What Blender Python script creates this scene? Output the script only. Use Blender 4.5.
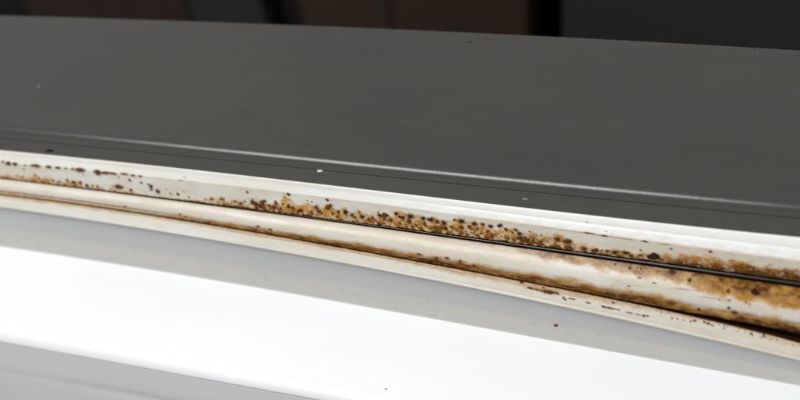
import bpy, math, random
import numpy as np
from mathutils import Matrix, Vector

scene = bpy.context.scene
for o in list(bpy.data.objects):
    bpy.data.objects.remove(o, do_unlink=True)
col = scene.collection

# ------------------------------------------------------------------ camera
cam_data = bpy.data.cameras.new('camera')
cam = bpy.data.objects.new('camera', cam_data)
col.objects.link(cam)
scene.camera = cam
AX = Vector((0.9193641727, -0.1021937861, 0.3799025507))     # door's long axis, seen from the camera
AY = Vector((0.3095482167, 0.7838851311, -0.5382415841))
AZ = Vector((-0.2427950154, 0.6124381857, 0.7523098093))
cam.matrix_world = Matrix.Translation((0.13793115, -0.20271267, 0.26384239)) @ Matrix((AX, AY, AZ)).to_4x4()
cam_data.sensor_width = 36.0
cam_data.lens = 45.0
cam_data.clip_start = 0.01
cam_data.clip_end = 50.0
cam_data.dof.use_dof = True
cam_data.dof.focus_distance = 0.352
cam_data.dof.aperture_fstop = 8.0
scene.render.resolution_x = 1024
scene.render.resolution_y = 512

# ------------------------------------------------------------------ world and lamps
world = bpy.data.worlds.new('World')
scene.world = world
world.use_nodes = True
wb = world.node_tree.nodes['Background']
wb.inputs['Color'].default_value = (0.975, 0.985, 1.0, 1)
wb.inputs['Strength'].default_value = 0.48

ld = bpy.data.lights.new('ceiling_lamp', 'AREA')
ld.shape = 'RECTANGLE'            # long ceiling fitting, parallel to the door
ld.size = 1.15
ld.size_y = 0.6
ld.energy = 28.5
ld.color = (1.0, 0.99, 0.975)
lamp = bpy.data.objects.new('ceiling_lamp', ld)
lamp.location = (-0.60, -0.38, 1.58)
lamp.rotation_euler = (math.radians(-13.5), math.radians(-14), 0)
col.objects.link(lamp)

vs = scene.view_settings
vs.view_transform = 'Standard'
vs.look = 'None'
vs.gamma = 1.0
vs.exposure = 0.0
vs.use_curve_mapping = False

# ------------------------------------------------------------------ door section, in millimetres
#BEGIN_GEOMETRY
# each line that runs along the door: y(x) and z(x) as polynomials of x in decimetres
LINES = {
'g0':(0.0026,0.009692,-0.003,-0.08355,-0.6851,-0.7106,71.75,0,0,0,0,0,0,0),
'g1':(0.0001666,-0.003023,0.02937,0.2294,0.158,-0.5134,-0.006853,0,0,0,0,0,0,0),
'gr':(0.0002859,-0.001623,0.01765,0.1336,0.01404,-0.1598,-3.741,2.755e-05,0.0003232,-0.002706,-0.02213,-0.03323,0.08164,-0.8621),
'e0':(0.0007274,-0.004833,0.05114,0.3669,-0.03204,-0.8767,-10.12,8.96e-05,-0.0001279,0.002,0.01066,-0.0397,-0.01912,-1.759),
'f':(0.002284,-0.004111,0.05565,0.3859,-0.6112,-1.656,-13.70,0.001306,0.0004362,0.005529,0.02555,-0.4922,-0.6279,-4.555),
'b0':(0.00117,-0.00215,0.0286,0.202,-0.2967,-1.079,-17.69,-0.0007895,0.004124,-0.04534,-0.3204,0.09932,0.4567,-12.06),
'b1':(0.001569,-0.002147,0.03274,0.2331,-0.3879,-1.527,-18.41,-0.0003904,0.004127,-0.04121,-0.2893,0.008067,0.009133,-12.78),
'c':(0.01441,0.03712,0.01843,0.3212,-0.6596,-3.625,-24.58,0.01605,0.05438,-0.05952,-0.1766,-0.3397,-2.676,-20.68),
'c1':(-0.01114,-0.1182,-0.2552,0.1992,-0.5526,-3.484,-24.72,-0.009501,-0.1009,-0.3331,-0.2986,-0.2327,-2.536,-20.81),
'l':(0.002796,0.004554,0.03973,0.08676,-1.215,-3.67,-29.03,0.001385,-0.005028,-0.1027,-0.3864,-0.75,-2.681,-24.19),
'w':(0.002891,0.005558,0.04524,0.1337,-1.022,-3.218,-31.57,0.002295,0.004526,-0.05026,0.06025,1.081,1.617,-48.30),
'r0':(-0.0007837,-0.002666,0.02007,-0.0385,-0.6704,-0.1935,-66.96,0.002102,0.004095,-0.05158,0.05123,1.099,1.776,-50.16),
'r1':(-0.0008357,-0.002187,0.02089,-0.02984,-0.564,0.5221,-70.23,0.00205,0.004574,-0.05076,0.05989,1.206,2.491,-53.43),
}
X_LO, X_HI = -0.27, 0.16

def line(k, X):
    """points (n,2) in mm of a named line at the stations X (metres); straight beyond the measured length"""
    q = np.array(LINES[k]); out = []
    for c in (q[:7], q[7:]):
        xc = np.clip(X, X_LO, X_HI)
        d = np.polyval(np.polyder(c), xc * 10)
        out.append(np.polyval(c, xc * 10) + d * (X - xc) * 10)
    return np.stack(out, 1)

def sstep(a, b, x):
    t = np.clip((x - a) / (b - a), 0, 1)
    return t * t * (3 - 2 * t)

def section(ctrl, vs_, X, n, rounds=2):
    """control polylines (list of (nX,2)) -> rounded, evenly resampled surface grid and its across-parameter v"""
    P = np.stack(ctrl, 1)                      # nX, m, 2
    V = np.broadcast_to(np.array(vs_, float), P.shape[:2])[..., None]
    A = np.concatenate([P, V], 2)
    for _ in range(rounds):                    # corner cutting
        q = 0.75 * A[:, :-1] + 0.25 * A[:, 1:]
        r = 0.25 * A[:, :-1] + 0.75 * A[:, 1:]
        mid = np.stack([q, r], 2).reshape(len(X), -1, 3)
        A = np.concatenate([A[:, :1], mid, A[:, -1:]], 1)
    ref = A[len(X) // 2]
    s = np.concatenate([[0], np.cumsum(np.minimum(np.linalg.norm(np.diff(ref[:, :2], axis=0), axis=1), 2.0))])
    t = np.linspace(0, s[-1], n)
    i = np.clip(np.searchsorted(s, t) - 1, 0, len(s) - 2)
    w = ((t - s[i]) / np.maximum(s[i + 1] - s[i], 1e-9))[None, :, None]
    G = A[:, i] * (1 - w) + A[:, i + 1] * w
    xyz = np.concatenate([np.broadcast_to(X[:, None, None] * 1000, G.shape[:2] + (1,)), G[..., :2]], 2)
    return xyz, G[..., 2]

INW = np.array([0.77, -0.64])                  # into the door, away from the gasket's face
def off(p, dy, dz):
    return p + np.array([dy, dz])
def mixp(a, b, t):
    return a * (1 - t) + b * t

def vnoise(x, y, seed):
    """value noise on arrays"""
    xi = np.floor(x).astype(np.int64); yi = np.floor(y).astype(np.int64)
    fx = x - xi; fy = y - yi
    fx = fx * fx * (3 - 2 * fx); fy = fy * fy * (3 - 2 * fy)
    def h(a, b):
        n = (a * 374761393 + b * 668265263 + seed * 1442695041) & 0xffffffff
        n = ((n ^ (n >> 13)) * 1274126177) & 0xffffffff
        return ((n ^ (n >> 16)) & 0xffff) / 65535.0
    return (h(xi, yi) * (1 - fx) + h(xi + 1, yi) * fx) * (1 - fy) + (h(xi, yi + 1) * (1 - fx) + h(xi + 1, yi + 1) * fx) * fy
def fbm(x, y, seed, oct_=4):
    s = 0; a = 0.5; t = 0
    for k in range(oct_):
        s = s + a * vnoise(x * 2 ** k + 17.3 * k, y * 2 ** k + 9.1 * k, seed + k); t += a; a *= 0.55
    return s / t

def grid_flange(X, n=120):
    e, f, b = line('e0', X), line('f', X), line('b0', X)
    k = sstep(-0.02, 0.06, X)[:, None] * .7
    wob = ((fbm(X * 60, X * 0, 5) - 0.5) * 0.5)[:, None]
    ctrl = [off(e, 2.2, -4.0), off(e, 0.4, -2.4), off(e, 0.36, -0.1), off(e, .26, .22), off(e, -0.30, 0.30),
            mixp(e, f, 0.36) + k * np.array([-0.12, 0.22]), mixp(e, f, 0.44) - k * np.array([-0.16, 0.30]),
            mixp(e, f, 0.56) + k * np.array([-0.02, 0.06]),
            mixp(e, f, 0.93), f + np.array([-0.05, 0.08]), mixp(f, b, 0.08),
            mixp(f, b, 0.5) + wob * np.array([0.6, 0.5]), mixp(f, b, 0.94), b, b + INW * 0.7, b + INW * 6]
    return section(ctrl, [0, .4, .7, .85, 1, 1.36, 1.44, 1.56, 1.93, 2, 2.08, 2.5, 2.94, 3, 3.2, 4], X, n)

def grid_bulb(X, n=110):
    b, c = line('b1', X), line('c', X)
    ch = np.linalg.norm(c - b, axis=1)[:, None]
    wob = ((fbm(X * 35, X * 0 + 3.3, 9) - 0.5) * 0.9)[:, None]
    out = -INW
    left = (1 - sstep(-0.125, -0.085, X))[:, None]
    ctrl = [b + INW * 6, b + INW * 0.8, b]
    v = [0, .9, 1.0]
    for t in (.12, .25, .4, .55, .68):
        hgt = 0.27 * np.sin(math.pi * t) ** 0.8
        ctrl.append(mixp(b, c, t) + out * (ch * hgt + wob * math.sin(math.pi * t))); v.append(1 + t)
    ctrl.append(mixp(b, c, .76) + out * (ch * 0.16 - left * 0.55)); v.append(1.76)
    ctrl.append(mixp(b, c, .80) + out * (ch * 0.135 - left * 0.45)); v.append(1.80)
    ctrl.append(mixp(b, c, .88) + out * (ch * 0.09 + left * 0.15)); v.append(1.88)
    ctrl += [c, c + INW * 0.9, c + INW * 5]; v += [2.0, 2.1, 3]
    return section(ctrl, v, X, n)

def grid_lip(X, n=90):
    c, l = line('c1', X), line('l', X)
    k = sstep(-0.03, 0.08, X)[:, None]
    ctrl = [c + INW * 6.5, c + INW * 1.0, c, mixp(c, l, .08), mixp(c, l, .45) + k * np.array([.05, .1]),
            mixp(c, l, .78), mixp(c, l, .84) - k * np.array([-.12, .22]), mixp(c, l, .9) + k * np.array([0, .05]),
            mixp(c, l, .97), l, off(l, 0.5, -0.9), off(l, 3.5, -1.3)]
    return section(ctrl, [0, .8, 1, 1.08, 1.45, 1.78, 1.84, 1.9, 1.97, 2, 2.3, 3], X, n)

def grid_strip(X, n=24):
    a, b = line('b0', X), line('b1', X)
    m = mixp(a, b, .55); wd = np.linalg.norm(b - a, axis=1)[:, None]
    d = np.array([-0.64, -0.77])
    r = np.maximum(wd * 0.27, 0.12)
    ctrl = [m - d * r + INW * 5, m - d * r + INW * 1.0, m - d * r * .8 + INW * 0.62, m + INW * 0.5,
            m + d * r * .8 + INW * 0.62, m + d * r + INW * 1.0, m + d * r + INW * 5]
    return section(ctrl, [0, .5, .8, 1, 1.2, 1.5, 2], X, n)

def grid_panel(X, n=520):
    g0, g1, gr, e = line('g0', X), line('g1', X), line('gr', X), line('e0', X)
    bead = []
    for d in (-12, -3, 6, 14, 22, 30, 38, 46):              # rounded lip along the front of the top face
        q = math.radians(d)
        bead.append(off(g1, 1.60 - 4.3 * math.sin(q), 4.3 * math.cos(q) - 4.3 + .52))
    ctrl = [np.stack([g0[:, 0] - 0.4, 0 * X - 618], 1), off(g0, 0, -20), off(g0, 0, -2), off(g0, -.3, -.3), off(g0, -2, 0), off(g0, -12, 0), mixp(g0, g1, .5),
            off(g1, 12, 0), off(g1, 5.5, 0)] + bead + [off(g1, -2.2, -1.5), off(g1, -2.4, -2.2)]
    return section(ctrl, list(range(len(ctrl))), X, n, 3)

def grid_liner(X, n=170):
    l, w, a, b = line('l', X), line('w', X), line('r0', X), line('r1', X)
    t = off(l, 1.6, -1.2)
    m = mixp(t, w, .62) + np.array([0.9, 0])
    fade = sstep(-0.175, -0.115, X)[:, None] * 0.5
    low = off(b, -3.2, -21)
    ctrl = [off(l, 9, -0.8), off(t, 2.0, 0.3), t, mixp(t, m, .5), mixp(t, m, .95), m, mixp(m, w, .5), mixp(m, w, .96), w,
            mixp(w, a, .03), mixp(w, a, .5) + np.array([0, .35]), mixp(w, a, .93), a, mixp(a, b, .5) + np.array([-.5, .8]),
            off(b, -.15, .5), b, off(b, .35, -.2), off(b, .38, -.45), off(b, .02, -.65), off(b, -.3, -3), low + np.array([.5, 3.5]),
            low - fade * np.array([-.7, 0]), low - fade * np.array([-.65, 0]) + np.array([-.15, -2.0]),
            low - fade * np.array([-.4, 0]) + np.array([-1.2, -8]), low + np.array([-7, -50]), np.stack([b[:, 0] - 11, 0 * X - 618], 1)]
    return section(ctrl, [0, .8, 1, 1.3, 1.6, 1.64, 1.8, 1.98, 2, 2.03, 2.5, 2.95, 3, 3.5, 3.8, 3.9, 3.95, 4, 4.05, 4.2, 4.5, 4.7, 4.8, 5, 5.5, 6], X, n)
def grid_band(X, n=60):
    g1, gr, e = line('g1', X), line('gr', X), line('e0', X)
    ctrl = [off(g1, -1.0, -1.1), off(g1, -1.1, -.80), mixp(off(g1, -1.3, -.80), gr, .5), gr, mixp(gr, e, .5), mixp(gr, e, .9), e, off(e, -.12, -.12),
            off(e, 0.1, -1), off(e, 0.6, -14)]
    return section(ctrl, list(range(len(ctrl))), X, n)

def grid_groove_shade(X, n=9):
    p = line('gr', X)
    ctrl = [off(p, .18, -.2), off(p, .17, .025), off(p, .08, .04), off(p, -.08, .03), off(p, -.17, .0), off(p, -.18, -.25)]
    return section(ctrl, [0, 1, 2, 3, 4, 5], X, n, 1)
GRIDS = {'F': grid_flange, 'B': grid_bulb, 'L': grid_lip, 'S': grid_strip, 'P': grid_panel, 'E': grid_band, 'W': grid_liner}
#END_GEOMETRY
#SPECKS_BEGIN
SPECKS = [
('F',-180,1.867,0.66,'d',1),('F',-177,1.965,0.8,'d',1.6),('F',-173.4,1.965,0.73,'d',1.5),('F',-168,2.003,0.4,'d',1),('F',-164.4,1.965,0.54,'d',1),('F',-162,1.965,0.72,'r',2),('F',-155.4,1.965,0.71,'d',1.6),
('F',-150.6,1.965,0.57,'d',2),('F',-146.4,1.965,0.39,'d',2),('F',-142.8,1.965,0.56,'d',1.6),('F',-139.2,1.965,0.84,'r',2.2),('F',-130.2,2.03,0.98,'r',1.4),('F',-169.2,2.278,0.33,'d',1),('F',-138,2.255,0.25,'d',1),
('F',-170.4,2.717,0.51,'o',1),('F',-163.8,2.554,0.43,'d',1),('F',-147,2.67,0.53,'d',1),('F',-144,2.74,0.6,'d',1.4),('F',-140.4,2.717,0.64,'d',1),('F',-137.4,2.833,0.67,'d',1),('F',-132,2.81,0.46,'d',1),
('F',-151.2,2.787,0.36,'d',1),('F',-159,2.787,0.47,'o',1),('F',-154.8,2.787,0.43,'d',1),('F',-134.4,2.787,0.35,'d',1),('F',-126.6,2.003,0.56,'r',3),('F',-123,2.003,0.52,'r',3),('F',-117,1.965,0.45,'r',2.5),
('F',-112.8,2.003,0.51,'d',1.6),('F',-109.2,2.003,0.31,'r',2.5),('F',-120,2.187,0.28,'d',1),('F',-114.6,2.301,0.41,'d',1),('F',-115.2,2.255,0.28,'d',1),('F',-109.2,2.347,0.31,'d',1.4),('F',-106.2,2.393,0.31,'d',1),
('F',-105,2.485,0.68,'s',1),('F',-105,2.624,0.48,'d',1),('F',-102,2.694,0.75,'s',1),('F',-121.2,2.694,0.66,'r',2.4),('F',-115.2,2.787,0.52,'d',1),('F',-92.4,2.717,0.44,'d',1),('F',-89.4,2.554,0.24,'d',1),
('F',-87.6,2.787,0.3,'d',1),('F',-96,2.717,0.24,'d',1),('F',-126,2.096,0.24,'d',1),('F',-97.8,2.531,0.2,'d',1),('F',-88.2,1.722,0.17,'d',4),('F',-90,2.003,0.13,'d',6),('F',-60,2.21,0.3,'r',1),
('F',-72,2.67,0.77,'o',1.4),('F',-76.8,2.74,0.54,'o',1.4),('F',-79.8,2.81,0.31,'d',1),('F',-58.2,2.647,0.76,'r',1),('F',-57,2.74,0.8,'r',1),('F',-54,2.624,0.72,'r',1),('F',-52.8,2.531,0.53,'d',1),
('F',-55.2,2.787,0.65,'r',1),('F',-48,2.531,0.56,'d',1),('F',-49.2,2.787,0.53,'r',1),('F',-46.2,2.787,0.53,'d',1),('F',-42,2.074,0.45,'r',1),('F',-42.6,2.647,0.67,'d',1),('F',-40.8,2.717,0.67,'r',1),
('F',-61.8,2.67,0.34,'d',1),('F',-38.4,2.787,0.45,'d',1),('F',-66,2.694,0.42,'o',1),('F',-63.6,2.763,0.38,'r',1),('F',-51,2.717,0.45,'r',1),('F',-45,2.577,0.3,'d',1),('F',-37.2,2.763,0.56,'d',1),
('F',-30.6,2.531,0.74,'d',1),('F',-30,2.694,0.63,'d',1.2),('F',-33,2.787,0.52,'r',1),('F',-25.8,2.119,0.4,'r',1),('F',-24.6,2.347,0.55,'d',1),('F',-25.8,2.485,0.66,'r',1),('F',-24,2.717,0.44,'d',1),
('F',-21.6,2.624,0.51,'d',1),('F',-18.6,2.577,0.73,'d',1),('F',-16.2,2.67,0.58,'r',1),('F',-13.2,2.508,0.51,'o',1),('F',-12,2.67,0.62,'d',1),('F',-9.6,2.763,0.4,'d',1),('F',-4.8,2.508,0.61,'d',1),
('F',-3,2.485,0.61,'r',1),('F',-1.8,2.462,0.43,'d',1),('F',-5.4,2.37,0.25,'d',1),('F',-0.6,2.67,0.61,'r',1),('F',1.8,2.347,0.53,'d',1),('F',-6.6,2.787,0.4,'d',1),('F',3,2.462,0.43,'d',1),
('F',-34.2,2.255,0.22,'d',1),('F',-32.4,2.301,0.26,'d',1),('F',-22.2,2.833,0.44,'d',1),('F',-28.8,2.787,0.37,'r',1),('F',-15,2.763,0.36,'r',1),('F',-7.8,2.67,0.36,'r',1),('F',-3,2.67,0.43,'r',1),
('F',4.2,2.485,0.64,'d',1),('F',7.2,2.37,0.71,'d',1.4),('F',6.6,2.624,0.71,'r',1),('F',12,2.393,0.74,'s',1),('F',15,2.393,0.74,'d',1.4),('F',17.4,2.462,0.56,'r',1.3),('F',19.8,2.485,0.84,'s',1),
('F',20.4,2.717,0.49,'d',1),('F',24,2.255,0.38,'d',1),('F',26.4,2.278,0.8,'d',1.2),('F',26.4,2.577,0.59,'r',1),('F',31.2,2.324,0.72,'s',1),('F',29.4,2.508,0.52,'r',1),('F',32.4,2.554,0.41,'d',1),
('F',34.2,2.301,0.52,'r',1),('F',37.2,2.324,0.55,'d',1.3),('F',40.2,2.255,0.48,'d',1),('F',12.6,2.624,0.42,'r',1),('F',3,2.763,0.46,'r',1),('F',9,2.763,0.36,'r',1),('F',16.2,2.74,0.42,'r',1),
('F',22.8,2.624,0.45,'r',1),('F',24.6,2.763,0.38,'o',1),('F',36,2.601,0.41,'r',1),('F',30,2.763,0.35,'o',1),('F',40.8,2.21,0.58,'d',1),('F',42.6,2.37,0.48,'r',1),('F',46.2,2.347,0.41,'d',1.5),
('F',47.4,2.508,0.65,'s',1),('F',47.4,2.694,0.68,'d',1.3),('F',49.2,2.67,0.41,'r',1),('F',60.6,2.508,0.7,'r',1),('F',64.2,2.554,0.8,'d',1.5),('F',64.8,2.833,0.4,'d',1),('F',59.4,2.95,0.37,'d',1),
('F',69.6,2.81,0.56,'d',1.3),('F',72.6,2.833,0.43,'d',1),('F',73.8,2.787,0.53,'d',1),('F',55.2,2.88,0.41,'r',1),('F',53.4,2.462,0.27,'d',1),('F',55.2,2.416,0.27,'d',1),('F',51,2.324,0.24,'d',1),
('F',71.4,2.003,0.26,'r',5),('F',45,2.485,0.34,'r',1),('F',52.2,2.74,0.41,'r',1),('F',57,2.694,0.37,'o',1),('F',75.6,2.787,0.33,'d',1),('F',77.4,2.787,0.49,'d',1.3),('F',79.8,2.787,0.66,'d',1.5),
('F',83.4,2.74,0.62,'d',1.5),('F',85.2,2.857,0.42,'r',1.5),('F',88.2,2.763,0.36,'r',1.6),('F',94.8,2.833,0.45,'d',1),('F',88.2,2.508,0.29,'r',1),('F',97.8,2.233,0.26,'d',1),('F',76.2,2.03,0.23,'r',4),
('F',89.4,2.03,0.26,'r',3),('B',85.2,1.079,0.36,'d',1),('B',88.8,1.063,0.29,'d',1),('B',90.6,1.047,0.26,'d',1),('B',99,1.047,0.55,'r',1.5),('B',104.4,1.147,0.45,'d',1),('B',80.4,1.063,0.26,'d',1),
('F',70.2,1.382,0.2,'d',1),('F',76.8,1.77,0.16,'r',1),('F',78.6,1.867,0.16,'r',1),('F',109.8,2.096,0.38,'d',1),('F',118.2,2.694,0.56,'r',1.5),('F',123,2.647,0.44,'r',1),('F',127.2,2.624,0.43,'r',1),
('F',114,2.88,0.47,'d',1.8),('F',123,2.857,0.37,'d',1.6),('B',116.4,1.241,0.41,'r',1),('F',130.2,2.74,0.28,'d',1),('F',132.6,2.717,0.34,'r',1),('F',135.6,2.763,0.55,'d',1.8),('F',107.4,2.857,0.32,'r',1),
('F',120.6,2.857,0.31,'d',1),('F',111.6,2.74,0.32,'r',1),('L',56.4,1.128,0.31,'d',1),('L',48.6,1.063,0.34,'d',1.6),('L',64.2,1.546,0.3,'d',1),('L',63.6,1.482,0.3,'d',1),('L',80.4,1.192,0.3,'d',1),
('L',90.6,1.546,0.3,'d',1),('L',106.8,1.192,0.29,'d',1),('L',105.6,1.289,0.23,'d',1),('B',118.8,1.725,0.57,'d',1.3),('B',117,1.615,0.31,'d',1),('L',109.8,1.16,0.26,'d',1),('L',111,1.192,0.29,'d',1),
('B',108,1.828,0.38,'r',1),('L',103.2,1.321,0.19,'d',1),('L',101.4,1.321,0.19,'d',1),('L',99.6,1.353,0.19,'d',1),('L',112.2,1.256,0.19,'d',1),('L',115.8,1.256,0.19,'d',1),('L',120,1.256,0.16,'d',1),
('L',124.2,1.192,0.28,'d',1),('L',127.8,1.192,0.16,'d',1),('L',130.2,1.224,0.16,'d',1),('B',18,1.676,0.42,'d',1),('B',15,1.885,0.64,'d',1.8),('B',22.2,1.615,0.35,'r',1.6),('B',11.4,1.657,0.35,'r',2),
('B',31.8,1.739,0.52,'d',1),('B',27,1.657,0.42,'r',1),('B',-55.2,1.615,0.38,'r',1.6),('B',-49.8,1.657,0.38,'r',1.6),('B',-91.2,1.636,0.44,'d',1),('B',-88.8,1.739,0.41,'r',1),('B',-117.6,1.636,0.42,'r',1),
('B',-155.4,1.725,0.36,'r',1),('B',-162,1.754,0.33,'r',1),('B',-169.8,1.694,0.33,'r',1),('B',-16.8,1.809,0.29,'r',2),('B',114,1.457,0.16,'d',1),('B',117,1.434,0.13,'d',3),('B',121.8,1.434,0.12,'d',3),
('B',123,1.457,0.16,'d',1),('B',88.8,1.262,0.13,'d',4),('B',93.6,1.324,0.13,'d',3),('B',85.8,1.502,0.13,'d',3),('L',90.6,1.546,0.16,'d',1),('L',77.4,1.514,0.2,'r',3),('L',79.8,1.514,0.23,'r',4),
('L',82.2,1.514,0.13,'r',5),('L',85.8,1.546,0.13,'r',6),('L',88.8,1.546,0.12,'r',5),('L',91.8,1.514,0.13,'r',4),('L',54,1.321,0.41,'o',6),('L',58.2,1.321,0.51,'r',4.2),('L',61.2,1.321,0.51,'o',2),
('L',51.6,1.321,0.27,'r',3),('L',66.6,1.45,0.13,'r',6),('L',72,1.482,0.13,'r',5),
]
FACE_TAN = [(-217,0.2),(-183,0.25),(-164,0.42),(-151,0.3),(-131,0.18),(-106,0.06),(-85,0.08),(-77,0.28),(-72,0.4),(-62,0.28),(-56,0.42),(-49,0.3),(-46,0.45),(-44,0.85),(-42,0.8),(-38,0.52),(-29,0.55),(-25,0.72),(-19,0.6),(-11,0.5),(-3,0.62),(5,0.78),(13,0.75),(22,0.72),(28,0.8),(33,0.72),(40,0.78),(46,0.7),(51,0.62),(61,0.68),(67,0.6),(72,0.42),(80,0.3),(88,0.3),(93,0.42),(99,0.5),(107,0.62),(115,0.6),(121,0.6),(128,0.58),(137,0.6),(153,0.5)]
FACE_BROWN = [(-217,0.1),(-183,0.2),(-156,0.35),(-131,0.12),(-106,0),(-80,0.05),(-71,0.35),(-57,0.6),(-53,0.55),(-46,0.3),(-38,0.35),(-25,0.4),(-17,0.35),(-3,0.45),(7,0.5),(20,0.65),(29,0.75),(40,0.65),(51,0.6),(61,0.5),(72,0.25),(88,0.15),(98,0.4),(113,0.55),(125,0.6),(137,0.7),(153,0.5)]
BULB_LOW = [(-218,0.1),(-184,0.12),(-152,0.15),(-121,0.12),(-102,0.16),(-91,0.27),(-83,0.2),(-60,0.2),(-38,0.25),(-17,0.27),(-5,0.24),(11,0.26),(22,0.27),(41,0.27),(59,0.3),(76,0.26),(89,0.3),(99,0.31),(105,0.2),(113,0.16),(121,0.24),(130,0.27),(138,0.22),(155,0.25)]
BULB_HIGH = [(4,0),(34,0.03),(45,0.06),(55,0.12),(66,0.18),(76,0.2),(86,0.17),(95,0.24),(103,0.26),(108,0.34),(114,0.4),(121,0.38),(127,0.38),(137,0.33),(154,0.3)]
BULB_HIGH_STRENGTH = [(4,0),(34,0.25),(59,0.5),(82,0.5),(102,0.6),(109,0.7),(120,0.9),(137,0.9)]
CREASE_BLACK = [(-218,0),(-131,0.03),(-92,0.25),(-60,0.3),(-25,0.4),(11,0.5),(15,0.9),(21,0.5),(43,0.6),(47,1),(52,0.7),(67,1),(76,0.9),(89,0.9),(105,1),(155,1)]
LIP_TAN = [(-219,0.1),(-184,0.12),(-107,0.12),(-69,0.1),(-26,0.14),(11,0.2),(41,0.25),(62,0.3),(89,0.15),(108,0.08),(156,0.05)]
#SPECKS_END
#TAIL
# ------------------------------------------------------------------ materials
def lin(r, g, b):
    def c(u):
        u /= 255.0
        return u / 12.92 if u <= 0.04045 else ((u + 0.055) / 1.055) ** 2.4
    return (c(r), c(g), c(b), 1.0)

class Mat:
    def __init__(self, name):
        self.m = bpy.data.materials.new(name)
        self.m.use_nodes = True
        self.t = self.m.node_tree
        self.b = self.t.nodes['Principled BSDF']
        self.co = self.t.nodes.new('ShaderNodeTexCoord')
    def node(self, kind, **kw):
        n = self.t.nodes.new(kind)
        for k, v in kw.items():
            if k in n.inputs.keys(): n.inputs[k].default_value = v
            else: setattr(n, k, v)
        return n
    def link(self, a, b): self.t.links.new(a, b)
    def mapped(self, scale):
        n = self.node('ShaderNodeMapping'); n.inputs['Scale'].default_value = scale
        self.link(self.co.outputs['Object'], n.inputs['Vector']); return n.outputs[0]
    def noise(self, scale, stretch=(1, 1, 1), detail=4, rough=0.55):
        n = self.node('ShaderNodeTexNoise'); n.inputs['Scale'].default_value = scale
        n.inputs['Detail'].default_value = detail; n.inputs['Roughness'].default_value = rough
        self.link(self.mapped(stretch), n.inputs['Vector']); return n.outputs['Fac']
    def ramp(self, fac, a, b, lo=(0, 0, 0, 1), hi=(1, 1, 1, 1)):
        n = self.node('ShaderNodeValToRGB'); e = n.color_ramp.elements
        e[0].position, e[0].color, e[1].position, e[1].color = a, lo, b, hi
        self.link(fac, n.inputs['Fac']); return n.outputs['Color']
    def mix(self, fac, a, b, mode='MIX'):
        n = self.node('ShaderNodeMix', data_type='RGBA', blend_type=mode)
        for s, i in ((fac, 0), (a, 6), (b, 7)):
            if hasattr(s, 'links'): self.link(s, n.inputs[i])
            else: n.inputs[i].default_value = s
        return n.outputs[2]
    def math(self, op, a, b=0.0, clamp=False):
        n = self.node('ShaderNodeMath', operation=op); n.use_clamp = clamp
        for s, i in ((a, 0), (b, 1)):
            if hasattr(s, 'links'): self.link(s, n.inputs[i])
            else: n.inputs[i].default_value = s
        return n.outputs[0]
    def base(self, c):
        if hasattr(c, 'links'): self.link(c, self.b.inputs['Base Color'])
        else: self.b.inputs['Base Color'].default_value = c
    def rough(self, r):
        if hasattr(r, 'links'): self.link(r, self.b.inputs['Roughness'])
        else: self.b.inputs['Roughness'].default_value = r
    def bump(self, h, strength, dist):
        n = self.node('ShaderNodeBump'); n.inputs['Strength'].default_value = strength
        n.inputs['Distance'].default_value = dist
        self.link(h, n.inputs['Height']); self.link(n.outputs[0], self.b.inputs['Normal'])

def gasket_material():
    M = Mat('stained white gasket vinyl')
    at = M.node('ShaderNodeVertexColor', layer_name='stain')
    sep = M.node('ShaderNodeSeparateColor'); M.link(at.outputs['Color'], sep.inputs[0])
    tan, brown, black = sep.outputs
    streak = M.noise(260, (0.10, 1, 1), 5)
    fine = M.noise(1500, (0.6, 1, 1), 4, 0.6)
    blot = M.noise(420, (0.5, 1, 1), 4, 0.6)
    c = M.mix(M.ramp(streak, .35, .72), (0.655, 0.648, 0.605, 1), (0.60, 0.578, 0.49, 1))
    c = M.mix(M.math('MULTIPLY', M.ramp(blot, .5, .75), .25), c, (0.55, 0.51, 0.385, 1))
    clean = M.mix(M.ramp(blot, .45, .75), (0.80, 0.80, 0.785, 1), (0.76, 0.755, 0.73, 1))
    c = M.mix(at.outputs['Alpha'], c, clean)                  # the outer flange has stayed white
    # ochre film, broken up by fine noise
    tf = M.math('MULTIPLY', M.math('MULTIPLY', tan, 1.2), M.ramp(fine, .15, .6, (.55, .55, .55, 1)), True)
    tancol = M.mix(M.ramp(blot, .35, .65), (0.53, 0.305, 0.078, 1), (0.38, 0.168, 0.022, 1))
    c = M.mix(tf, c, tancol)
    bf = M.math('MULTIPLY', M.math('MULTIPLY', brown, 1.45), M.ramp(fine, .2, .55, (.62, .62, .62, 1)), True)
    browncol = M.mix(M.ramp(fine, .35, .7), (0.225, 0.080, 0.007, 1), (0.062, 0.020, 0.003, 1))
    wide = M.noise(170, (0.45, 1, 1), 3)
    browncol = M.mix(M.math('MULTIPLY', M.ramp(wide, .46, .62), .5), browncol, (0.042, 0.014, 0.0025, 1))
    c = M.mix(bf, c, browncol)
    c = M.mix(black, c, (0.010, 0.006, 0.004, 1))
    M.base(c)
    M.rough(M.math('ADD', M.ramp(fine, .3, .7, (.30, .30, .30, 1), (.46, .46, .46, 1)), M.math('MULTIPLY', brown, .12), True))
    h = M.math('ADD', M.math('MULTIPLY', fine, M.math('ADD', M.math('MULTIPLY', brown, .8), .05)), M.math('MULTIPLY', streak, .08))
    M.bump(h, 0.5, 0.0006)
    M.link(M.math('SUBTRACT', .45, M.math('MULTIPLY', M.math('MAXIMUM', brown, tan), .33)), M.b.inputs['Specular IOR Level'])
    M.b.inputs['Subsurface Weight'].default_value = 0.06
    M.b.inputs['Subsurface Radius'].default_value = (0.002, 0.0015, 0.001)
    M.b.inputs['Subsurface Scale'].default_value = 1.0
    return M.m

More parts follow.
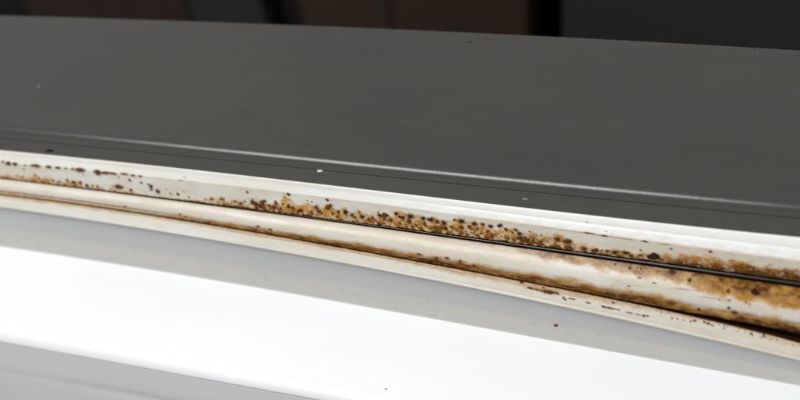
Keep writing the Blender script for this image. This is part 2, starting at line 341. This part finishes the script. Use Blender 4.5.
def liner_material(name='white plastic liner', ra=.36, rb=.44, a=(0.80, 0.81, 0.825, 1), b=(0.765, 0.775, 0.79, 1), foot=(0.62, 0.58, 0.48, 1)):
    M = Mat(name)
    at = M.node('ShaderNodeVertexColor', layer_name='stain')
    sep = M.node('ShaderNodeSeparateColor'); M.link(at.outputs['Color'], sep.inputs[0])
    soft = M.noise(45, (0.4, 1, 1), 3)
    fine = M.noise(900, (0.5, 1, 1), 4)
    c = M.mix(M.ramp(soft, .3, .75), a, b)
    c = M.mix(M.math('MULTIPLY', sep.outputs[0], M.ramp(fine, .2, .7, (.6, .6, .6, 1)), True), c, foot)
    c = M.mix(sep.outputs[1], c, (0.28, 0.24, 0.17, 1))
    M.base(c); M.rough(M.ramp(soft, .3, .7, (ra, ra, ra, 1), (rb, rb, rb, 1)))
    M.bump(fine, 0.12, 0.0003)
    return M.m

def panel_material():
    M = Mat('dark grey painted steel')
    brushed = M.noise(700, (0.05, 1, 1), 4)
    peel = M.noise(1400, (1, 1, 1), 3)
    soft = M.noise(14, (0.6, 1, 1), 3)
    c = M.mix(M.ramp(soft, .3, .7), (0.040, 0.0382, 0.0345, 1), (0.051, 0.0488, 0.044, 1))
    c = M.mix(M.math('MULTIPLY', M.ramp(brushed, .45, .75), .2), c, (0.068, 0.066, 0.062, 1))
    smear = M.noise(38, (0.12, 1, 1), 4)
    c = M.mix(M.math('MULTIPLY', M.ramp(smear, .45, .75), .28), c, (0.061, 0.058, 0.052, 1))
    M.base(c); M.rough(M.ramp(brushed, .3, .7, (.21, .21, .21, 1), (.26, .26, .26, 1)))
    M.bump(M.math('ADD', M.math('MULTIPLY', peel, 1.0), M.math('MULTIPLY', brushed, .4)), 0.10, 0.0003)
    return M.m

def plain(name, c, rough=.5, var=.25, scale=60, spec=.5):
    M = Mat(name)
    n = M.noise(scale, (1, 1, 1), 4)
    d = tuple(x * (1 - var) for x in c[:3]) + (1,)
    M.base(M.mix(M.ramp(n, .3, .7), c, d)); M.rough(rough)
    M.b.inputs['Specular IOR Level'].default_value = spec
    return M.m

def wood(name, a, b):
    M = Mat(name)
    n = M.noise(30, (6, 6, .5), 5)
    M.base(M.mix(M.ramp(n, .35, .65), a, b)); M.rough(.55)
    return M.m

MAT = {
    'gasket': gasket_material(), 'liner': liner_material(), 'panel': panel_material(),
    'strip': plain('black rubber strip', (0.026, 0.023, 0.023, 1), .20, .6, 300, .8),
    'channel': liner_material('liner plastic with painted shade', .20, .32, (0.50, 0.502, 0.50, 1), (0.475, 0.477, 0.475, 1), (0.53, 0.515, 0.47, 1)),  # white liner plastic greyed, the recess wall's shade put into its colour
    'seam': plain('painted groove shade', (0.026, 0.026, 0.025, 1), .8, .3, 200, .1),  # dark strip that paints the shade of a narrow groove
    'speck': plain('dark brown mould', (0.030, 0.0095, 0.0035, 1), .55, .5, 900, .15),
    'rust': plain('reddish brown residue', (0.115, 0.035, 0.008, 1), .55, .5, 900, .2),
    'olive': plain('olive brown residue', (0.19, 0.11, 0.018, 1), .55, .4, 900, .2),
    'black_crumb': plain('black crumb', (0.004, 0.0035, 0.003, 1), .7, .3, 800, .05),
    'white_chip': plain('white flake', (0.62, 0.62, 0.60, 1), .5, .2, 800),
    'grey_dust': plain('pale grey dust', (0.34, 0.34, 0.33, 1), .7, .2, 800),
    'red_crumb': plain('dark red crumb', (0.20, 0.018, 0.03, 1), .5, .4, 800),
    'brown_wood': wood('brown cabinet wood', (0.052, 0.029, 0.018, 1), (0.042, 0.023, 0.014, 1)),
    'red_wood': wood('reddish brown cabinet wood', (0.036, 0.020, 0.0165, 1), (0.027, 0.015, 0.0125, 1)),
    'grey_front': plain('dark grey cabinet paint', (0.033, 0.032, 0.033, 1), .6, .2, 8),
    'charcoal': plain('charcoal cabinet paint', (0.038, 0.038, 0.040, 1), .6, .25, 6),
    'navy': plain('blackish blue cabinet paint', (0.012, 0.0115, 0.014, 1), .6, .2, 8),
    'plinth': plain('black plinth', (0.004, 0.004, 0.004, 1), .7, .2, 8),
    'floor': plain('dark floor tile', (0.010, 0.009, 0.008, 1), .5, .3, 10),
}

# ------------------------------------------------------------------ mesh helpers
def new_obj(name, mesh, parent=None, mats=()):
    o = bpy.data.objects.new(name, mesh)
    for m in mats: mesh.materials.append(m)
    col.objects.link(o)
    if parent: o.parent = parent
    return o

def grid_mesh(name, xyz, stain=None):
    """surface from a (nx, nv, 3) grid in millimetres"""
    nx, nv = xyz.shape[:2]
    me = bpy.data.meshes.new(name)
    me.vertices.add(nx * nv)
    me.vertices.foreach_set('co', (xyz.reshape(-1) / 1000).astype(np.float32))
    i = (np.arange(nx - 1)[:, None] * nv + np.arange(nv - 1)[None]).ravel()
    q = np.stack([i, i + 1, i + nv + 1, i + nv], 1)
    me.loops.add(q.size); me.polygons.add(len(q))
    me.loops.foreach_set('vertex_index', q.ravel().astype(np.int32))
    me.polygons.foreach_set('loop_start', (np.arange(len(q)) * 4).astype(np.int32))
    me.polygons.foreach_set('use_smooth', np.ones(len(q), bool))
    me.update(calc_edges=True)
    if stain is not None:
        a = me.color_attributes.new('stain', 'FLOAT_COLOR', 'POINT')
        d = np.ones((nx * nv, 4), np.float32); d[:, :stain.shape[-1]] = stain.reshape(-1, stain.shape[-1])
        a.data.foreach_set('color', d.ravel())
    return me

def box_mesh(name, x0, x1, y0, y1, z0, z1, bev=0.002):
    import bmesh
    bm = bmesh.new()
    bmesh.ops.create_cube(bm, size=1)
    bmesh.ops.scale(bm, vec=(x1 - x0, y1 - y0, z1 - z0), verts=bm.verts)
    bmesh.ops.translate(bm, vec=((x0 + x1) / 2, (y0 + y1) / 2, (z0 + z1) / 2), verts=bm.verts)
    bmesh.ops.bevel(bm, geom=list(bm.edges), offset=bev, segments=2, affect='EDGES')
    me = bpy.data.meshes.new(name); bm.to_mesh(me); bm.free()
    return me

def tag(o, label, cat, group=None):
    o['label'] = label; o['category'] = cat
    if group: o['group'] = group
    return o

# ------------------------------------------------------------------ setting
fl = new_obj('floor', box_mesh('floor', -2.6, 2.2, -0.9, 2.4, -0.86, -0.80, .001), None, [MAT['floor']])
fl['kind'] = 'structure'
ROOM = Matrix.Translation((-.3, .55, -.44)) @ Matrix.Rotation(math.radians(8.3), 4, 'Y') @ Matrix.Translation((.3, -.55, .44))
fl.matrix_world = ROOM @ fl.matrix_world      # the door hangs a little out of level with the room

# ------------------------------------------------------------------ the refrigerator door
door = bpy.data.objects.new('refrigerator_door', None)
door.location = (0, 0, -0.618)
col.objects.link(door)
tag(door, 'edge of a dark grey door with brown-stained white rubber seal and white inner liner', 'refrigerator door')
bpy.context.view_layer.update()
def under(o, parent):
    o.parent = parent
    o.matrix_parent_inverse = Matrix.Translation((0, 0, 0.618)) if parent is door else Matrix.Identity(4)
    return o

Xf = np.concatenate([np.arange(-0.42, -0.275, 0.004), np.arange(-0.275, 0.175, 0.00042), np.arange(0.175, 0.30, 0.004)])
Xc = np.concatenate([np.arange(-0.42, -0.275, 0.006), np.arange(-0.275, 0.175, 0.0015), np.arange(0.175, 0.30, 0.006)])
Xc[-1] = Xf[-1]

def env(tab, X):
    a = np.array(tab, float)
    return np.interp(X * 1000, a[:, 0], a[:, 1])

def speck_field(part, X, V, across):
    """soft residue round every speck: brown and black halos"""
    br = np.zeros(V.shape); bk = np.zeros(V.shape)
    for (p, x, v, r, kd, el) in SPECKS:
        if p != part: continue
        i0, i1 = np.searchsorted(X * 1000, [x - r * el * 3, x + r * el * 3])
        if i1 <= i0: continue
        dx = (X[i0:i1, None] * 1000 - x) / (r * el)
        dv = (V[i0:i1] - v) * across / r
        n = fbm(X[i0:i1, None] * 1000 * 1.9 + 0 * dv, V[i0:i1] * across * 1.9, 31, 3)
        d = np.sqrt(dx * dx + dv * dv) + (n - .5) * 1.7
        if kd == 'o': br[i0:i1] = np.maximum(br[i0:i1], .45 * sstep(1.9, .5, d))
        else:
            br[i0:i1] = np.maximum(br[i0:i1], (1.0 if kd == 'r' else .75) * sstep(2.3, .6, d))
            bk[i0:i1] = np.maximum(bk[i0:i1], (.25 if kd == 'r' else .75) * sstep(1.15, .5, d))
    return br, bk

def stain_flange(X, V):
    x = X[:, None] * 1000 + 0 * V
    t = 3 - V                                   # 0 at the dark slot, 1 at the fold
    y = t * 8.5
    n1 = fbm(x / 3.2, y / 2.4, 1, 4); n2 = fbm(x / 1.3, y / 1.2, 2, 4); n3 = fbm(x / 11, y / 9, 3, 3)
    ht, hb = env(FACE_TAN, X)[:, None], env(FACE_BROWN, X)[:, None]
    on = (V > 1.9)
    d = t + (n1 - .5) * .62
    tan = sstep(ht + .10, ht - .16, d) * (.55 + .45 * sstep(.3, .6, n2)) * on
    right = sstep(20, 110, x)
    tan = np.maximum(tan, .30 * right * on * (.6 + .8 * (n3 - .3)))
    tan = np.maximum(tan, .16 * on * sstep(.35, .65, n3))
    brn = sstep(hb * .95 + .06, hb * .5 - .12, d + (n2 - .5) * .55) * sstep(.40, .66, n2 + .12 * right) * (.6 + .5 * hb) * on
    smear = right * sstep(85, 105, x) * sstep(.62, .12, t + (n1 - .5) * .35) * .95 * on
    brn = np.maximum(brn, smear * sstep(.25, .6, n1))
    fold = sstep(.05, .015, np.abs(V - 2.02 + (n3 - .5) * .06)) * sstep(.48, .62, fbm(x / 6, y * 0, 12, 3)) * (.15 + .55 * sstep(40, 90, x))
    brn = np.maximum(brn, fold * .6)
    br2, bk2 = speck_field('F', X, V, 8.5)
    brn = np.maximum(brn, br2)
    edge = sstep(-175, -60, x) * .9 + .1
    blk = sstep(.035 + .07 * sstep(.35, .7, n2) * edge, .0, t) * (V > 2.5) * (.35 + .65 * edge)
    gran = sstep(.20, .04, t) * sstep(.60, .70, fbm(x / .7, y / .6, 7, 2)) * sstep(75, 95, x) * (V > 2.5)
    blk = np.maximum(np.maximum(blk, gran * .9), bk2)
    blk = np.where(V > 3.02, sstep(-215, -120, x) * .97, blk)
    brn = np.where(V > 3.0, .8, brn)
    # a faint film of dust near the outer lip on the right
    film = sstep(1.5, 1.95, V) * sstep(2.02, 1.98, V) * right * sstep(.5, .68, n2) * .22
    tan = np.maximum(tan, film)
    clean = sstep(1.98, 1.90, V) * (.30 + .70 * sstep(-60, 70, x)) * (1 - .35 * sstep(.45, .7, n1) * sstep(1.4, 1.6, V))
    return np.stack([tan, brn, blk, clean], -1)

def stain_bulb(X, V):
    x = X[:, None] * 1000 + 0 * V
    s = V - 1
    y = s * 12.0
    n1 = fbm(x / 4.5, y / 2.2, 21, 4); n2 = fbm(x / 1.6, y / 1.1, 22, 4); n3 = fbm(x / 25, y / 3, 23, 3)
    n4 = fbm(x / 4, y / 1.3, 25, 4)
    lo, hi, hs = env(BULB_LOW, X)[:, None], env(BULB_HIGH, X)[:, None], env(BULB_HIGH_STRENGTH, X)[:, None]
    u = 1 - s                                   # 0 at the lower crease
    r = x * 0 + sstep(-150, -50, x)
    d = u + (n1 - .5) * .22 + (n2 - .5) * .10
    tan = sstep(lo + .22, lo - .04, d) * (.35 + .65 * r)
    brn = sstep(lo + .03, lo - .14, d) * (.25 + .85 * r) * (.45 + .65 * sstep(.35, .6, n4)) * (.6 + .4 * sstep(.3, .55, n2))
    pale = sstep(.6, .72, n4) * sstep(lo, lo * .4, u) * sstep(.04, .12, u)
    brn = brn * (1 - .6 * pale)
    e = s + (n1 - .5) * .26 + (n2 - .5) * .10
    tan = np.maximum(tan, sstep(hi + .10, hi - .06, e) * np.minimum(hs * 1.2, 1) * (s > -.2))
    brn = np.maximum(brn, sstep(hi * 1.05, hi * .45, e) * hs * 1.0 * (.35 + .65 * sstep(.3, .6, n4)) * (.55 + .45 * sstep(.35, .6, n2)) * (s > -.2))
    tan = np.maximum(tan, .13 * sstep(.35, .6, n3) + .05)
    tan = np.maximum(tan, .35 * sstep(.12, .02, s) * sstep(-150, -80, x))
    # thin dark scores along the bulb
    sc = sstep(.66, .74, fbm(x / 14, y / .35, 28, 3)) * sstep(.1, .2, s) * sstep(60, 110, x) * .35
    brn = np.maximum(brn, sc)
    # two fine dark lines beside the small rib at the far end
    left = 1 - sstep(-120, -90, x)
    brn = np.maximum(brn, left * sstep(.035, .01, np.abs(s - .775 + (n3 - .5) * .02)) * (.55 + .4 * sstep(.4, .6, n1)))
    brn = np.maximum(brn, left * sstep(.06, .01, np.abs(s - .98)) * .7)
    tan = np.maximum(tan, left * sstep(.74, .80, s) * (.35 + .4 * n1))
    br2, bk2 = speck_field('B', X, V, 12.0)
    brn = np.maximum(brn, br2)
    ck = env(CREASE_BLACK, X)[:, None]
    blk = sstep(.02 + .07 * ck * sstep(.3, .6, n2), .0, u) * ck
    blk = np.maximum(blk, bk2)
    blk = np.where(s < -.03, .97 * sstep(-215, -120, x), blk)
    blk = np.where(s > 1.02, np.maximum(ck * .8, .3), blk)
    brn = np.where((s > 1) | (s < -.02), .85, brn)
    return np.stack([tan, brn, blk, 0 * x], -1)

def stain_lip(X, V):
    x = X[:, None] * 1000 + 0 * V
    s = V - 1
    y = s * 6.0
    n1 = fbm(x / 5, y / 2.0, 41, 4); n2 = fbm(x / 1.2, y / .9, 42, 4); n3 = fbm(x / 22, y / 3, 43, 3)
    h = env(LIP_TAN, X)[:, None]
    d = s + (n1 - .5) * .25
    tan = sstep(h + .2, h - .05, d) * .6
    tan = np.maximum(tan, .09 * sstep(0, 60, x) + .05 * sstep(.4, .6, n3))
    tan = np.maximum(tan, sstep(.5, .3, s) * .35 * sstep(.45, .65, n2) * sstep(-60, 30, x))
    brn = sstep(.10, .01, s + (n1 - .5) * .10) * .55 * sstep(.35, .6, n1)
    br2, bk2 = speck_field('L', X, V, 6.0)
    ln = sstep(.03, .008, np.abs(s - .16 + (n3 - .5) * .1)) * sstep(-130, -60, x) * sstep(60, 20, x) * .45
    brn = np.maximum(np.maximum(brn, ln), br2)
    ck = env(CREASE_BLACK, X)[:, None]
    gr = sstep(.70, .76, fbm(x / .8, y / .7, 44, 2)) * sstep(.45, .2, s) * sstep(80, 100, x) * .8
    blk = np.maximum(np.maximum(sstep(.03, .0, s) * ck, bk2), gr)
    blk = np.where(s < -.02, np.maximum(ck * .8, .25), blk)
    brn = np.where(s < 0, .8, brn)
    return np.stack([tan, brn, blk, 0 * x], -1)

def stain_liner(X, V):
    x = X[:, None] * 1000 + 0 * V
    n1 = fbm(x / 9, V * 14, 61, 4); n2 = fbm(x / 1.5, V * 18, 62, 3); n3 = fbm(x / 30, V * 3, 63, 3)
    foot = sstep(1.56, 1.68, V + (n1 - .5) * .05) * sstep(2.01, 1.995, V)
    tan = foot * (.5 + .5 * sstep(.3, .7, n3)) + .10 * (V < 1.6) * (V > .9) * n3
    sp = foot * sstep(.64, .76, n2) * sstep(.45, .6, n1) * .25
    return np.stack([tan, sp, 0 * x, 0 * x], -1)

g, v = grid_panel(Xc)
panel = under(new_obj('outer_panel', grid_mesh('outer_panel', g), None, [MAT['panel']]), door)
panel['label'] = 'dark grey painted steel edge with a raised bead and fine groove'
g, v = grid_groove_shade(Xc)
band_g, _ = grid_band(Xc)
band = under(new_obj('edge_band', grid_mesh('edge_band', band_g), None, [MAT['panel']]), panel)
seam = under(new_obj('seam', grid_mesh('seam', g), None, [MAT['seam']]), panel)
seam['label'] = 'thin dark strip painting the shade of a fine groove in the grey edge'
g, v = grid_liner(Xf[::3], 210)
st = stain_liner(Xf[::3], v)
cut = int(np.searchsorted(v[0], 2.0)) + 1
chan = under(new_obj('shaded_liner_wall', grid_mesh('shaded_liner_wall', g[:, :cut], st[:, :cut]), None, [MAT['channel']]), door)  # liner wall split off to carry its painted shade
chan['label'] = 'recessed white liner wall under the seal, its shade painted in grey'
liner = under(new_obj('inner_liner', grid_mesh('inner_liner', g[:, cut - 1:], st[:, cut - 1:]), None, [MAT['liner']]), door)
liner['label'] = 'smooth white plastic liner with a bright flat ledge'
g, v = grid_flange(Xf)
gasket = under(new_obj('gasket', grid_mesh('gasket', g, stain_flange(Xf, v)), None, [MAT['gasket']]), door)
gasket['label'] = 'white vinyl seal flange speckled with brown mould'
g, v = grid_bulb(Xf)
bulb = under(new_obj('sealing_bulb', grid_mesh('sealing_bulb', g, stain_bulb(Xf, v)), None, [MAT['gasket']]), gasket)
bulb['label'] = 'cream rounded seal bulb with brown stained edges'
g, v = grid_lip(Xf)
lip = under(new_obj('lower_lip', grid_mesh('lower_lip', g, stain_lip(Xf, v)), None, [MAT['gasket']]), gasket)
g, v = grid_strip(Xf[::2])
strip = under(new_obj('black_strip', grid_mesh('black_strip', g), None, [MAT['strip']]), gasket)
strip['label'] = 'shiny black strip deep in the slot of the seal'

# ------------------------------------------------------------------ mould specks on the seal
def surface_point(part, x_mm, v):
    X = np.array([x_mm - .5, x_mm, x_mm + .5]) / 1000
    g, vv = GRIDS[part](X)
    def at(k, w): return np.array([np.interp(w, vv[k], g[k, :, j]) for j in range(3)])
    p = at(1, v)
    du = at(2, v) - at(0, v); dv = at(1, v + .03) - at(1, v - .03)
    du /= np.linalg.norm(du); dv /= np.linalg.norm(dv)
    n = np.cross(dv, du)
    if n @ np.array([0, -.6, .8]) < 0: n = -n
    n /= np.linalg.norm(n)
    return p, du, np.cross(n, du), n

rng = random.Random(4)
def add_blob(verts, faces, mi, p, a, b, n, r, el, height, mats, ring=False, seg=11):
    """low lumpy dome; a ring kind is a collapsed blister with a sunken middle"""
    base = len(verts)
    ph = [rng.uniform(0, 6.28) for _ in range(3)]
    am = .5 if r > .9 else 1
    jit = [rng.uniform(-.22, .22) * am for _ in range(seg)]
    def rad(th): return 1 + jit[int(round(th * seg / 6.2832)) % seg] + am * (.30 * math.sin(2 * th + ph[0]) + .24 * math.sin(3 * th + ph[1]) + .14 * math.sin(5 * th + ph[2]))
    levels = ((1.0, -.04), (.82, .75), (.5, 1.0)) if not ring else ((1.05, -.04), (.85, 1.0), (.5, .35))
    for (f_, h_) in levels:
        for k in range(seg):
            th = 6.2832 * k / seg
            q = p + a * (math.cos(th) * rad(th) * f_ * r * el) + b * (math.sin(th) * rad(th) * f_ * r) + n * (h_ * height * rng.uniform(.75, 1.2) if h_ > 0 else h_)
            verts.append(tuple(q / 1000))
    verts.append(tuple((p + n * height * (.95 if not ring else .2)) / 1000))
    for L in range(2):
        for k in range(seg):
            i = base + L * seg + k; j = base + L * seg + (k + 1) % seg
            faces.append((i, j, j + seg, i + seg)); mi.append(mats[0] if L == 0 else mats[1])
    for k in range(seg):
        faces.append((base + 2 * seg + k, base + 2 * seg + (k + 1) % seg, base + 3 * seg)); mi.append(mats[1])

def blob_object(name, items, parent, mats):
    vs_, fs, mi = [], [], []
    for it in items: add_blob(vs_, fs, mi, *it)
    me = bpy.data.meshes.new(name); me.from_pydata(vs_, [], fs)
    me.polygons.foreach_set('material_index', mi); me.polygons.foreach_set('use_smooth', [True] * len(fs)); me.update()
    return new_obj(name, me, parent, mats)

items = []
for (p, x, v, r, kd, el) in SPECKS:
    pt, a, b, n = surface_point(p, x, v)
    tilt = rng.uniform(-.5, .5) if el < 1.8 else rng.uniform(-.06, .06)
    a2 = a * math.cos(tilt) + b * math.sin(tilt); b2 = b * math.cos(tilt) - a * math.sin(tilt)
    mats = {'d': (0, 0), 'r': (1, 1), 'o': (2, 2), 's': (0, 1)}[kd]
    if kd == 'd' and r > .5 and rng.random() < .35: mats = (0, 1)
    if kd == 'r' and el > 1.9 and r < .75: continue        # flat smears, only stain
    if kd in 'dr' and r < .6 and rng.random() < .42: continue
    items.append((pt, a2, b2, n, r * .66, el * rng.uniform(.9, 1.35), r * .26, mats, kd == 's', 11))
    if r > .4:
        for k in range(rng.randint(1, 3)):              # smaller lumps grown against it
            th = rng.uniform(0, 6.28)
            q = pt + a2 * math.cos(th) * r * el * .8 + b2 * math.sin(th) * r * .7
            items.append((q, a2, b2, n, r * rng.uniform(.2, .42), rng.uniform(.9, 1.9), r * .15, rng.choice((mats, (1, 1))), False, 8))
for k in range(150):                                  # granules crusted along the slot on the right
    x = rng.uniform(78, 150); t = abs(rng.gauss(0, .09)) + .01
    pt, a, b, n = surface_point('F', x, 3 - t)
    items.append((pt, a, b, n, rng.uniform(.08, .24), rng.uniform(.8, 1.6), .12, (0, 0), False, 7))
for k in range(80):                                  # fine scatter near the slot
    x = rng.uniform(-90, 75); t = abs(rng.gauss(0, .22)) + .02
    if t > env(FACE_TAN, np.array([x / 1000]))[0]: continue
    pt, a, b, n = surface_point('F', x, 3 - t)
    items.append((pt, a, b, n, rng.uniform(.10, .30), rng.uniform(.8, 1.7), .12, ((0, 0), (1, 1))[k % 2], False, 7))
specks = under(blob_object('mould_specks', items, None, [MAT['speck'], MAT['rust'], MAT['olive']]), gasket)
specks['kind'] = 'stuff'
for (p, x, v, r, el, lab) in (('F', 92.4, 2.709, 1.05, 1.9, 'wide dark brown blister above the black slot'),
                              ('B', 124.2, 1.185, .95, 1.25, 'dark blister below the black slot in a brown stain')):
    pt, a, b, n = surface_point(p, x, v)
    it = [(pt, a, b, n, r, el, .45, (0, 0), True, 16)]
    for k in range(5):
        q = pt + a * rng.uniform(-.8, .8) * r * el * .6 + b * rng.uniform(-.5, .5) * r + n * .2
        it.append((q, a, b, n, rng.uniform(.16, .3), 1.2, .25, ((0, 0), (1, 1))[k % 2], False, 8))
    bl = under(blob_object('blister', it, None, [MAT['speck'], MAT['rust']]), gasket)
    bl['label'] = lab

# ------------------------------------------------------------------ crumbs and flakes lying on the door
UP = np.array([0, 0, 1.0])
def crumb(name, x, y, z, n, rot, r, el, h, mat, label, cat):
    n = np.array(n, float); n /= np.linalg.norm(n)
    a = np.array([math.cos(rot), math.sin(rot), 0]); a -= n * (a @ n); a /= np.linalg.norm(a)
    b = np.cross(n, a)
    o = blob_object(name, [(np.zeros(3), a, b, n, r, el, h, (0, 0), False, 10),
                           (a * r * el * .55 + b * r * .3, a, b, n, r * .6, el * .7, h * 1.2, (0, 0), False, 8)], None, [MAT[mat]])
    o.location = (x / 1000, y / 1000, z / 1000)
    tag(o, label, cat)
crumb('crumb', -156.6, -7.56, -1.54, (0, -.14, .99), -.12, .6, 3.0, .5, 'black_crumb', 'black elongated crumb on the grey band beside the seal', 'crumb')
crumb('paint_flake', -31.2, -4.2, -.95, (0, -.2, .97), .2, .5, 2.0, .3, 'white_chip', 'small white flake on the groove of the grey edge', 'flake')
crumb('dust_fleck', 48.0, -6.9, -1.3, (0, -.14, .99), .1, .28, 3.2, .15, 'grey_dust', 'tiny pale fleck on the grey band just above the seal', 'fleck')
crumb('dust_fleck', -183.0, 25.8, 0.0, UP, -.7, .32, 2.6, .15, 'grey_dust', 'tiny pale fleck alone on the flat grey top', 'fleck')
crumb('dust_fleck', 114.6, 66.2, 0.0, UP, .3, .16, 1.2, .12, 'grey_dust', 'minute pale dot near the back edge of the grey top', 'fleck')
crumb('hair_fibre', 7.8, 65.5, 0.0, UP, .55, .16, 9.0, .1, 'black_crumb', 'short dark fibre near the back edge of the grey top', 'fibre')
crumb('crumb', 59.4, -31.6, -39.9, (0, -.98, .2), .1, .55, 1.5, .4, 'red_crumb', 'tiny dark red crumb stuck to the white wall below the seal', 'crumb')
crumb('crumb', 2.4, -62.8, -49.85, UP, .2, .35, 1.3, .25, 'grey_dust', 'tiny grey crumb at the front of the white ledge', 'crumb')

# ------------------------------------------------------------------ out-of-focus cabinets behind
def cabinet(name, x0, x1, y, mat, label, seams=(), top=0.02, depth=0.45):
    root = bpy.data.objects.new(name, None); root.location = ((x0 + x1) / 2, y, -0.80); col.objects.link(root)
    tag(root, label, 'cabinet', 'dark cabinets out of focus behind the door')
    inv = Matrix.Translation((-root.location[0], -root.location[1], 0.80))
    def part(nm, *b, m):
        o = new_obj(nm, box_mesh(nm, *b), root, [m]); o.matrix_parent_inverse = inv
    part('body', x0, x1, y + .022, y + depth, -.72, top, m=MAT[mat])
    part('plinth', x0 + .002, x1 - .002, y + .05, y + depth - .01, -.799, -.721, m=MAT['plinth'])
    e = [x0] + list(seams) + [x1]
    for a, b in zip(e[:-1], e[1:]):
        part('door_panel', a + .0005, b - .0005, y, y + .02, -.715, top - .005, m=MAT[mat])
    root.matrix_world = ROOM @ Matrix.Translation(root.location)
cabinet('cabinet', -0.832, -0.578, 0.55, 'red_wood', 'blurred dark reddish brown cabinet at the far left')
cabinet('cabinet', -0.577, -0.473, 0.55, 'grey_front', 'blurred narrow dark grey cabinet between two brown ones')
cabinet('cabinet', -0.472, -0.428, 0.58, 'navy', 'blurred very narrow blackish cabinet left of the brown one', depth=.4)
cabinet('cabinet', -0.424, -0.157, 0.55, 'brown_wood', 'blurred brown wooden cabinet with a seam, above the middle of the door', (-0.313,))
cabinet('cabinet', -0.122, 0.62, 0.55, 'charcoal', 'blurred wide charcoal cabinet at the far right')
cabinet('cabinet', -1.60, -0.836, 0.62, 'plinth', 'blurred black cabinet in the top left corner', depth=.4)
cabinet('cabinet', -0.152, -0.127, 0.70, 'plinth', 'blurred black strip between the brown and charcoal cabinets', depth=.3)
